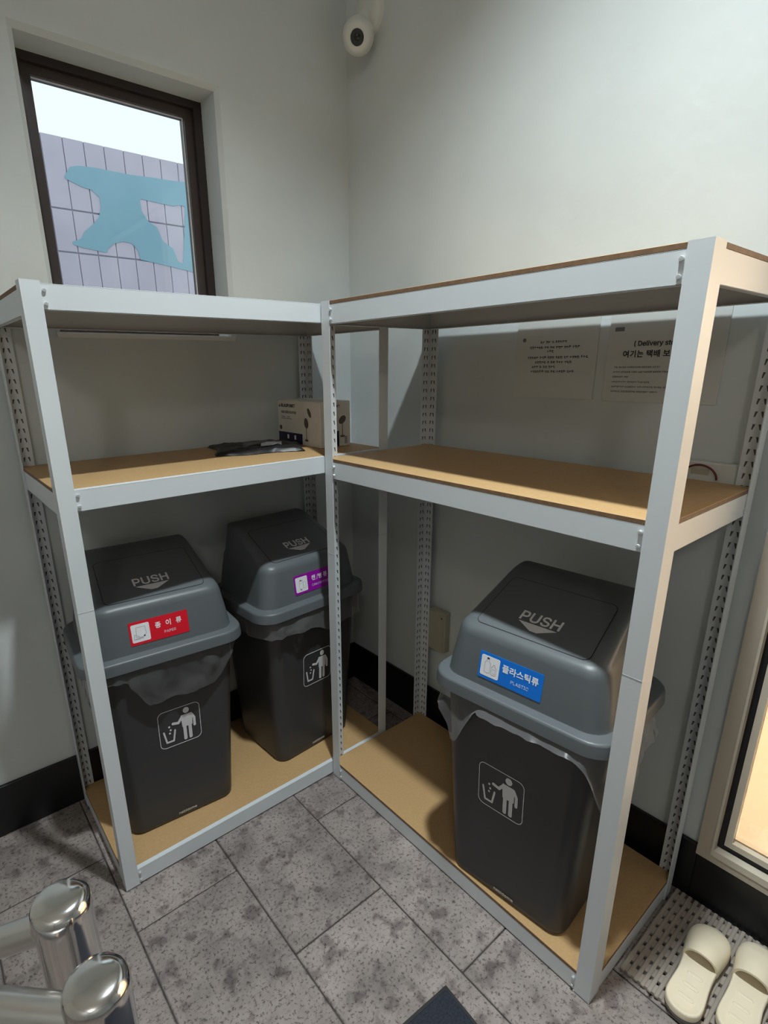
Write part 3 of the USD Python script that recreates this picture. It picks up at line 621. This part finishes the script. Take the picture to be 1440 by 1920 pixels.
# ------------------------------------------------------------------ things on the racks and walls
# carton of a fan on the middle shelf of the window rack
def carton():
    x0, x1, y0, y1, z0, z1 = -0.370, -0.252, -0.306, -0.062, 1.0933, 1.2335
    t = thing('fan_carton', 'white printed fan carton with dark blue panels beside the inner corner post', 'box')
    obj('box_body', bx(x0, x1, y0, y1, z0, z1, 0.0012), M['carton'], t)
    obj('top_flap_gap', bx((x0 + x1) / 2 - 0.0008, (x0 + x1) / 2 + 0.0008, y0 + 0.002, y1 - 0.002, z1 - 0.0003, z1 + 0.0004), M['ink_soft'], t)
    ax, o = (0, -1, 0), (x0, y1, z0)                              # long side, faces -x, drawn from the back corner towards the front corner
    S = lambda m, x, y, z=0.0001: placed(moved(m, x, y, z), o, ax, (0, 0, 1))
    fr_o = (x0, y0, z0)
    E = lambda m, x, y, z=0.0001: placed(moved(m, x, y, z), fr_o, (1, 0, 0), (0, 0, 1))
    d = 0.0006
    obj('brand_lettering', cat_(S(latin('BLAUPUNKT', 0.0100, d, True), 0.022, 0.118), S(extrude(Polygon([(0, 0), (0.008, 0), (0.004, 0.010)]), d), 0.009, 0.118), E(latin('BLAUPUNKT', 0.0072, d, True), 0.016, 0.122)), M['ink'], t)
    obj('model_lettering', cat_(S(latin('AIR CIRCULATOR', 0.0075, d, True), 0.022, 0.098), S(extrude(unary_union([sbox(0, 0, 0.030, 0.0018), sbox(0, 0.006, 0.022, 0.0078), sbox(0.034, 0.006, 0.052, 0.0078), sbox(0.034, 0, 0.062, 0.0018)]), d), 0.022, 0.080)), M['ink_soft'], t)
    obj('blue_panel', S(extrude(sbox(0, 0, 0.142, 0.034), d), 0.002, 0.002), M['carton_navy'], t)
    obj('blue_panel', E(extrude(sbox(0, 0, 0.044, 0.048), d), 0.028, 0.001), M['carton_navy'], t)
    obj('panel_icons', cat_(*[S(extrude(rpoly(0.010, 0.014, 0.001), d), 0.060 + 0.042 * k, 0.022, d) for k in range(2)], *[E(extrude(rpoly(0.007, 0.008, 0.001), d), 0.040, 0.016 + 0.0125 * k, d) for k in range(3)]), M['st_white'], t)
    def fan(s, tilt):
        head = affinity.rotate(affinity.scale(Point(0, 0).buffer(0.011), 1.0, 1.5), tilt)
        return affinity.scale(unary_union([head, sbox(-0.0012, -0.052, 0.0012, -0.008), affinity.scale(Point(0, -0.054).buffer(0.010), 1, 0.35)]), s, s, origin=(0, 0))
    for m_ in (S(extrude(fan(1.0, 10), d), 0.168, 0.072), S(extrude(affinity.rotate(affinity.scale(Point(0, 0).buffer(0.010), 0.7, 1.6), 30), d), 0.186, 0.105), E(extrude(fan(0.95, -50), d), 0.086, 0.083)):
        obj('fan_picture', m_, M['ink_brown'], t)
    obj('round_mark', S(extrude(Point(0, 0).buffer(0.0075), d), 0.016, 0.050), M['ink_brown'], t)
    obj('fine_print', E(extrude(unary_union([sbox(0, 0.004 * k, 0.011, 0.004 * k + 0.0022) for k in range(6)]), d), 0.094, 0.008), M['ink_soft'], t)
carton()

# black mailer bag
def mailer():
    t = thing('mailer_bag', 'flat black plastic mailer bag lying in front of the white carton', 'bag', (-0.522, -0.178, 1.0934), -0.30)
    nx, ny = 48, 36
    V, F = [], []
    for top in (1, 0):
        for j in range(ny + 1):
            for i in range(nx + 1):
                u, v = i / nx * 2 - 1, j / ny * 2 - 1
                x = u * 0.132 + 0.010 * math.sin(3 * v + 1); y = v * 0.100 + 0.008 * math.sin(4 * u)
                edge = max(0.0, 1 - max(abs(u), abs(v)) ** 4)
                k = meshkit.fbm(np.array([[x * 22, y * 22, 1.0]]), 4, 3)[0]
                k2 = meshkit.noise(np.array([[x * 45, y * 20, 5.0]]), 6)[0]
                k3 = abs(meshkit.noise(np.array([[x * 30 + y * 18, y * 40 - x * 10, 9.0]]), 2)[0] - 0.5); z = 0.0010 + edge ** 0.5 * (0.006 + 0.016 * k) + 0.010 * (0.28 - k3) * min(1, edge * 3) + 0.006 * max(0, k2 - 0.5) * (1 - edge) if top else 0.0
                V.append((x, y, max(z, 0.0006) if top else 0.0))
    n = (nx + 1) * (ny + 1)
    for j in range(ny):
        for i in range(nx):
            a = j * (nx + 1) + i; b, c, d = a + 1, a + nx + 2, a + nx + 1
            F += [(a, b, c), (a, c, d), (n + a, n + c, n + b), (n + a, n + d, n + c)]
    for i in range(nx):
        a = i; F += [(a, n + a, n + a + 1), (a, n + a + 1, a + 1)]
        a = ny * (nx + 1) + i; F += [(a, n + a + 1, n + a), (a, a + 1, n + a + 1)]
    for j in range(ny):
        a = j * (nx + 1); b = a + nx + 1; F += [(a, b, n + b), (a, n + b, n + a)]
        a = j * (nx + 1) + nx; b = a + nx + 1; F += [(a, n + b, b), (a, n + a, n + b)]
    V = np.array(V)
    body = trimesh.Trimesh(V, np.array(F), process=False)
    obj('bag_body', body, M['poly_black'], t, smooth=24)
    top = V[:n].reshape(ny + 1, nx + 1, 3)
    def patch(u0, u1, v0, v1, off):
        g = top[v0:v1, u0:u1]; a, b = g.shape[:2]
        Vp = np.vstack([(g + [0, 0, off]).reshape(-1, 3), (g + [0, 0, off - 0.0012]).reshape(-1, 3)]); m_ = a * b; Fp = []
        for j in range(a - 1):
            for i in range(b - 1):
                q = j * b + i
                Fp += [(q, q + 1, q + b + 1), (q, q + b + 1, q + b), (m_ + q, m_ + q + b + 1, m_ + q + 1), (m_ + q, m_ + q + b, m_ + q + b + 1)]
        return trimesh.Trimesh(Vp, np.array(Fp), process=False)
    obj('grey_panel', patch(14, 38, 13, 33, 0.0010), M['poly_grey'], t, smooth=True, label='greyer inner side folded over')
    obj('shipping_label', patch(25, 38, 5, 14, 0.0030), M['label_white'], t, smooth=True, label='pale blue shipping label')
mailer()

# two notices on the right wall, read from the room: x of the drawing runs towards -y
def on_wall(mesh, y, z, off=0.0):
    return placed(mesh, (-0.0020 - off, y, z), (0, -1, 0), (0, 0, 1))
def word_row(words, h, seed):
    """A row of print too small to read: word-length clusters of fine strokes."""
    r = np.random.default_rng(seed); x = 0.0; g = []
    for w in words:
        for _ in range(w):
            g += [sbox(x, h * r.uniform(0.0, 0.3), x + h * 0.22, h * r.uniform(0.7, 1.0)), sbox(x, h * 0.45, x + h * 0.75, h * r.uniform(0.58, 0.72))]
            if r.random() < 0.6:
                g.append(sbox(x + h * 0.1, h * 0.02, x + h * 0.8, h * 0.16))
            x += h * 0.92
        x += h * 0.5
    return unary_union(g), x
n1 = thing('wall_notice', 'laminated paper notice with seven centred rows of small black print on the right wall', 'notice', group='paper notices on the right wall')
obj('sheet', bx(-0.0020, -0.0002, -0.972, -0.738, 1.249, 1.548, 0.0004), M['paper'], n1)
rows = [(0.853, 1.389, [2, 2, 1, 5]), (0.856, 1.3755, [6, 2, 2, 3, 3, 3]), (0.846, 1.3655, [3]), (0.866, 1.3500, [5, 3, 3, 3, 2, 4, 3]), (0.856, 1.3380, [5, 1, 2, 3, 3]), (0.829, 1.3265, [3, 1, 2, 3]), (0.855, 1.3145, [6, 2, 2, 4, 3])]
tx = []
for k, (yc, z, ws) in enumerate(rows):
    g, w = word_row(ws, 0.0072, 20 + k)
    tx.append(on_wall(moved(extrude(g, 0.0004), -w / 2), -yc, z))
obj('print_rows', cat_(*tx), M['ink'], n1)
obj('small_logo', on_wall(extrude(Point(0, 0).buffer(0.005), 0.0004), -0.762, 1.399), M['ink_soft'], n1)
n2 = thing('wall_notice', 'laminated paper notice headed Delivery in English and Korean, partly behind the front post', 'notice', group='paper notices on the right wall')
obj('sheet', bx(-0.0022, -0.0002, -1.250, -0.998, 1.247, 1.552, 0.0004), M['paper'], n2)
obj('english_heading', on_wall(latin('( Delivery storage )', 0.0105, 0.0004, True), -1.058, 1.3745, 0.0003), M['ink'], n2)
obj('korean_heading', on_wall(hangul('여기는 택배 보관함', 0.0150, 0.0004, 0.0006)[0], -1.036, 1.349, 0.0003), M['ink'], n2)
tx = []
for k, (y0_, z, ws) in enumerate([(1.020, 1.325, [2, 4, 7, 5, 4]), (1.018, 1.314, [4, 5, 3, 7, 4, 6]), (1.018, 1.303, [6, 2]), (1.018, 1.291, [8, 5, 6]), (1.018, 1.280, [7, 6, 8, 4, 7]), (1.018, 1.269, [5, 8, 6, 4])]):
    g, w = word_row(ws, 0.0048, 50 + k)
    tx.append(on_wall(moved(extrude(g, 0.0004)), -y0_, z, 0.0003))
obj('print_rows', cat_(*tx), M['ink_soft'], n2)
obj('small_logo', on_wall(extrude(rpoly(0.022, 0.009, 0.001), 0.0004), -1.022, 1.413, 0.0003), M['ink_soft'], n2)

# cable box low on the right wall, above the middle shelf
t = thing('cable_box', 'low white wall box with a dark red looped cable at the rack right end', 'cable box')
obj('box_body', bx(-0.026, 0.0, -1.318, -1.196, 1.060, 1.128, 0.003), M['white_box'], t)
obj('grey_label', bx(-0.0268, -0.0258, -1.268, -1.232, 1.100, 1.113), M['outlet'], t, label='small grey label')
arc = [(-0.031 - 0.004 * math.sin(a), -1.252 + 0.034 * math.cos(a), 1.0925 + 0.030 * math.sin(a)) for a in np.linspace(0.02, math.pi - 0.02, 22)]
obj('looped_cable', tube(arc, 0.0021, 10), M['cable_red'], t, smooth=60, label='dark red cable loop')
# outlet box
t = thing('outlet_box', 'cream surface socket box on the right wall behind the blue label bin', 'outlet')
obj('box_body', bx(-0.030, 0.0, -0.545, -0.468, 0.350, 0.505, 0.003), M['outlet'], t)
obj('cover_plate', bx(-0.034, -0.029, -0.542, -0.471, 0.353, 0.502, 0.0015), M['outlet'], t)
obj('screw', placed(lathe([(0.0001, 0), (0.003, 0), (0.003, 0.001), (0.0001, 0.0012)], 10), (-0.034, -0.5335, 0.487), (0, -1, 0), (0, 0, 1)), M['st_dark'], t)

# turret security camera in the corner
t = thing('security_camera', 'small white turret security camera high in the wall corner', 'security camera')
bc = np.array([-0.066, -0.139, 2.294])
R = 0.048
obj('mount_base', placed(lathe([(0.0001, 0), (0.060, 0), (0.060, 0.014), (0.056, 0.022), (0.040, 0.030), (0.0001, 0.031)], 40), (0.0, -0.122, 2.372), (0, -1, 0), (0, 0, 1)), M['cctv'], t, smooth=40)
obj('mount_neck', tube([(-0.020, -0.124, 2.362), (-0.038, -0.130, 2.338), (-0.052, -0.136, 2.312)], 0.024, 20), M['cctv'], t, smooth=40)
d = np.array([-0.66, -0.62, -0.52]); d /= np.linalg.norm(d)
sx_ = np.cross([0, 0, 1], d); sx_ /= np.linalg.norm(sx_); sy_ = np.cross(d, sx_)
prof = [(0.0001, -R)] + [(R * math.cos(a), R * math.sin(a)) for a in np.linspace(-1.45, 0.72, 14)] + [(0.030, 0.0335), (0.0205, 0.0350), (0.0200, 0.029), (0.0001, 0.029)]
obj('camera_ball', placed(lathe(prof, 40), bc, sx_, sy_), M['cctv'], t, smooth=40)
obj('lens_ring', placed(moved(lathe([(0.0001, 0.0), (0.0196, 0.0), (0.0196, 0.0045), (0.0120, 0.0038), (0.0001, 0.0036)], 32), z=0.0292), bc, sx_, sy_), M['lens_ring'], t, smooth=40)
obj('lens', placed(moved(lathe([(0.0001, 0), (0.0085, 0), (0.0085, 0.003), (0.006, 0.0048), (0.0001, 0.0056)], 24), z=0.0325), bc, sx_, sy_), M['lens'], t, smooth=50)

# ------------------------------------------------------------------ stair rails, mats, slippers
def handrail(label, base, head, tilt_z, lower):
    t = thing('handrail', label, 'handrail', (base[0], base[1], 0), 0, 'steel handrails by the left edge')
    top = base[2]
    obj('post', lathe([(0.0001, 0.0), (0.045, 0.0), (0.045, 0.004), (0.0254, 0.006), (0.0254, top - 0.016), (0.0001, top - 0.016)], 48), M['steel'], t, smooth=30)
    obj('cap', lathe([(0.0001, top - 0.020), (0.0262, top - 0.020), (0.0262, top - 0.013), (0.0252, top - 0.0075), (0.0225, top - 0.0035), (0.017, top - 0.0012), (0.009, top - 0.0003), (0.0001, top)], 48), M['steel'], t, smooth=60)
    h = np.array([*head, 0.0]); h /= np.linalg.norm(h)
    for nm, z, r, tz in (('rail', top - 0.045, 0.0145, tilt_z), ('lower_rail', lower, 0.009, tilt_z)):
        a = np.array([0, 0, z]) + h * 0.0240; b = a + h * 0.62 + np.array([0, 0, tz * 0.62])
        obj(nm, tube([a + (b - a) * s for s in np.linspace(0, 1, 6)], r, 24), M['steel_tube'], t, smooth=40)
    e_ = h * 0.60
    obj('far_post', tube([(e_[0], e_[1], 0.0), (e_[0], e_[1], max(0.2, top - 0.05 + tilt_z * 0.60))], 0.0254, 24), M['steel'], t, smooth=40)
handrail('polished steel handrail post with sloping rail, the upper one in the lower left corner', (-1.337, -1.214, 0.870), (-0.62, 0.78), -0.62, 0.62)
handrail('polished steel handrail post with level rail, nearest the camera in the lower left corner', (-1.3310, -1.3085, 0.868), (-0.72, 0.69), 0.0, 0.70)

t = thing('floor_mat', 'navy blue floor mat whose corner shows at the bottom edge', 'mat', (-0.672, -1.142, 0.0), -0.06)
obj('pile', bx(-0.62, 0.0, -1.10, 0.0, 0.0004, 0.009, 0.003), M['navy_mat'], t)
obj('rubber_edge', bx(-0.628, 0.008, -1.108, 0.008, 0.0002, 0.0035, 0.001), M['seam'], t)

gm = thing('grid_mat', 'grey beige plastic slatted drain mat in front of the glass door', 'mat')
gx0, gx1, gy1, gy0 = -0.332, -0.020, -1.366, -2.06
pitch = 0.0148
nr = int((gy1 - gy0) / pitch)
for k in range(nr):
    y = gy1 - 0.006 - k * pitch
    obj('rib', bx(gx0, gx1, y - 0.0044, y + 0.0044, 0.005, 0.0125, 0.0016), M['mat_plastic'], gm)
for k, x in enumerate(np.linspace(gx0 + 0.016, gx1 - 0.026, 9)):
    obj('cross_bar', bx(x - 0.0115, x + 0.0115, gy0, gy1, 0.0006, 0.0098, 0.001), M['mat_plastic'], gm)

def slipper(label, heel, rotz, mirror):
    t = thing('slide_sandal', label, 'slipper', (heel[0], heel[1], 0.0128), rotz, 'pair of cream slides on the drain mat')
    L = 0.258
    prof = np.array([(0.0, 0.0), (0.004, 0.018), (0.016, 0.031), (0.045, 0.0365), (0.10, 0.0335), (0.15, 0.0375), (0.195, 0.0430), (0.228, 0.0390), (0.248, 0.024), (0.258, 0.0)])
    prof2 = np.array([(0.258, 0.0), (0.250, -0.022), (0.232, -0.0345), (0.195, -0.0385), (0.15, -0.0330), (0.10, -0.0310), (0.045, -0.0345), (0.016, -0.030), (0.004, -0.017)])
    pts = np.vstack([prof, prof2[1:]]); pts[:, 1] *= mirror
    from scipy.interpolate import splprep, splev
    tck, _ = splprep([np.append(pts[:, 0], pts[0, 0]), np.append(pts[:, 1], pts[0, 1])], s=0, per=True)
    xs, ys = splev(np.linspace(0, 1, 73)[:-1], tck)
    out = Polygon(np.column_stack([xs, ys])).buffer(0)
    if not out.exterior.is_ccw:
        out = Polygon(list(out.exterior.coords)[::-1])
    def rim(inset, z, n=72, scale=1.0):
        g = out.buffer(-inset) if inset else out
        l = g.exterior if g.exterior.is_ccw else LineString(list(g.exterior.coords)[::-1])
        return np.array([(*l.interpolate(i / n, normalized=True).coords[0], z) for i in range(n)])
    obj('outsole', loft([rim(0.003, 0.0), rim(0.0005, 0.002), rim(0.0005, 0.009)]), M['slipper_dark'], t, smooth=40, label='dark outsole')
    obj('sole', loft([rim(0.0005, 0.009), rim(0, 0.011), rim(0, 0.022), rim(0.002, 0.0255), rim(0.005, 0.026), rim(0.010, 0.0235), rim(0.018, 0.0225)]), M['slipper'], t, smooth=50)
    for k, x in enumerate((0.042, 0.072, 0.102)):
        g = affinity.translate(rpoly(0.009, 0.030, 0.0042), x, 0)
        obj('footbed_ridge', moved(tm(loft([np.column_stack([ring_rr(-0.005 + i_, 0.005 - i_, -0.016 + i_, 0.016 - i_, 0.0045, 4, 2), np.full(4 * 7, z_)]) for i_, z_ in ((0, 0.0222), (0.0008, 0.0238), (0.0026, 0.0246))])), x, 0), M['slipper'], t, smooth=40)
    # the broad band over the toes
    nu, nv = 16, 22; V = []
    def half_w(x):
        return max(abs(out.intersection(LineString([(x, -0.1), (x, 0.1)])).bounds[1]), abs(out.intersection(LineString([(x, -0.1), (x, 0.1)])).bounds[3])) if 0 < x < L else 0.0
    for lay in (0.0, -0.0048):
        for i in range(nu):
            u = i / (nu - 1); x = 0.140 + u * 0.108
            sec = out.intersection(LineString([(x, -0.1), (x, 0.1)])).bounds
            yc, hw = (sec[1] + sec[3]) / 2, (sec[3] - sec[1]) / 2
            hh = np.interp(u, [0, 0.25, 0.6, 0.85, 1.0], [0.0475, 0.049, 0.041, 0.030, 0.018])
            for j in range(nv):
                a = math.pi * j / (nv - 1)
                bow = 0.016 * math.sin(a) * (1 - u) ** 2
                V.append((x - bow * 0.5 + 0.012 * (1 - u) * (1 - math.sin(a)) * 0, yc + (hw + 0.0015 + lay) * math.cos(a), 0.014 + (hh + lay) * math.sin(a) ** 0.72))
    V = np.array(V); n = nu * nv; F = []
    for i in range(nu - 1):
        for j in range(nv - 1):
            a = i * nv + j; b, c, d_ = a + 1, a + nv + 1, a + nv
            F += [(a, c, b), (a, d_, c), (n + a, n + b, n + c), (n + a, n + c, n + d_)]
    for j in range(nv - 1):
        for i, fl_ in ((0, False), (nu - 1, True)):
            a = i * nv + j; q = [(a, a + 1, n + a + 1), (a, n + a + 1, n + a)]
            F += [f[::-1] for f in q] if fl_ else q
    for i in range(nu - 1):
        for j, fl_ in ((0, True), (nv - 1, False)):
            a = i * nv + j; b = a + nv; q = [(a, b, n + b), (a, n + b, n + a)]
            F += [f[::-1] for f in q] if fl_ else q
    obj('toe_band', trimesh.Trimesh(V, np.array(F), process=False), M['slipper'], t, smooth=60)
slipper('cream slide sandal nearer the shelving rack, toe to the door', (-0.345, -1.494), 0.055, 1)
slipper('cream slide sandal farther from the shelving rack, at the right edge', (-0.308, -1.578), 0.055, -1)
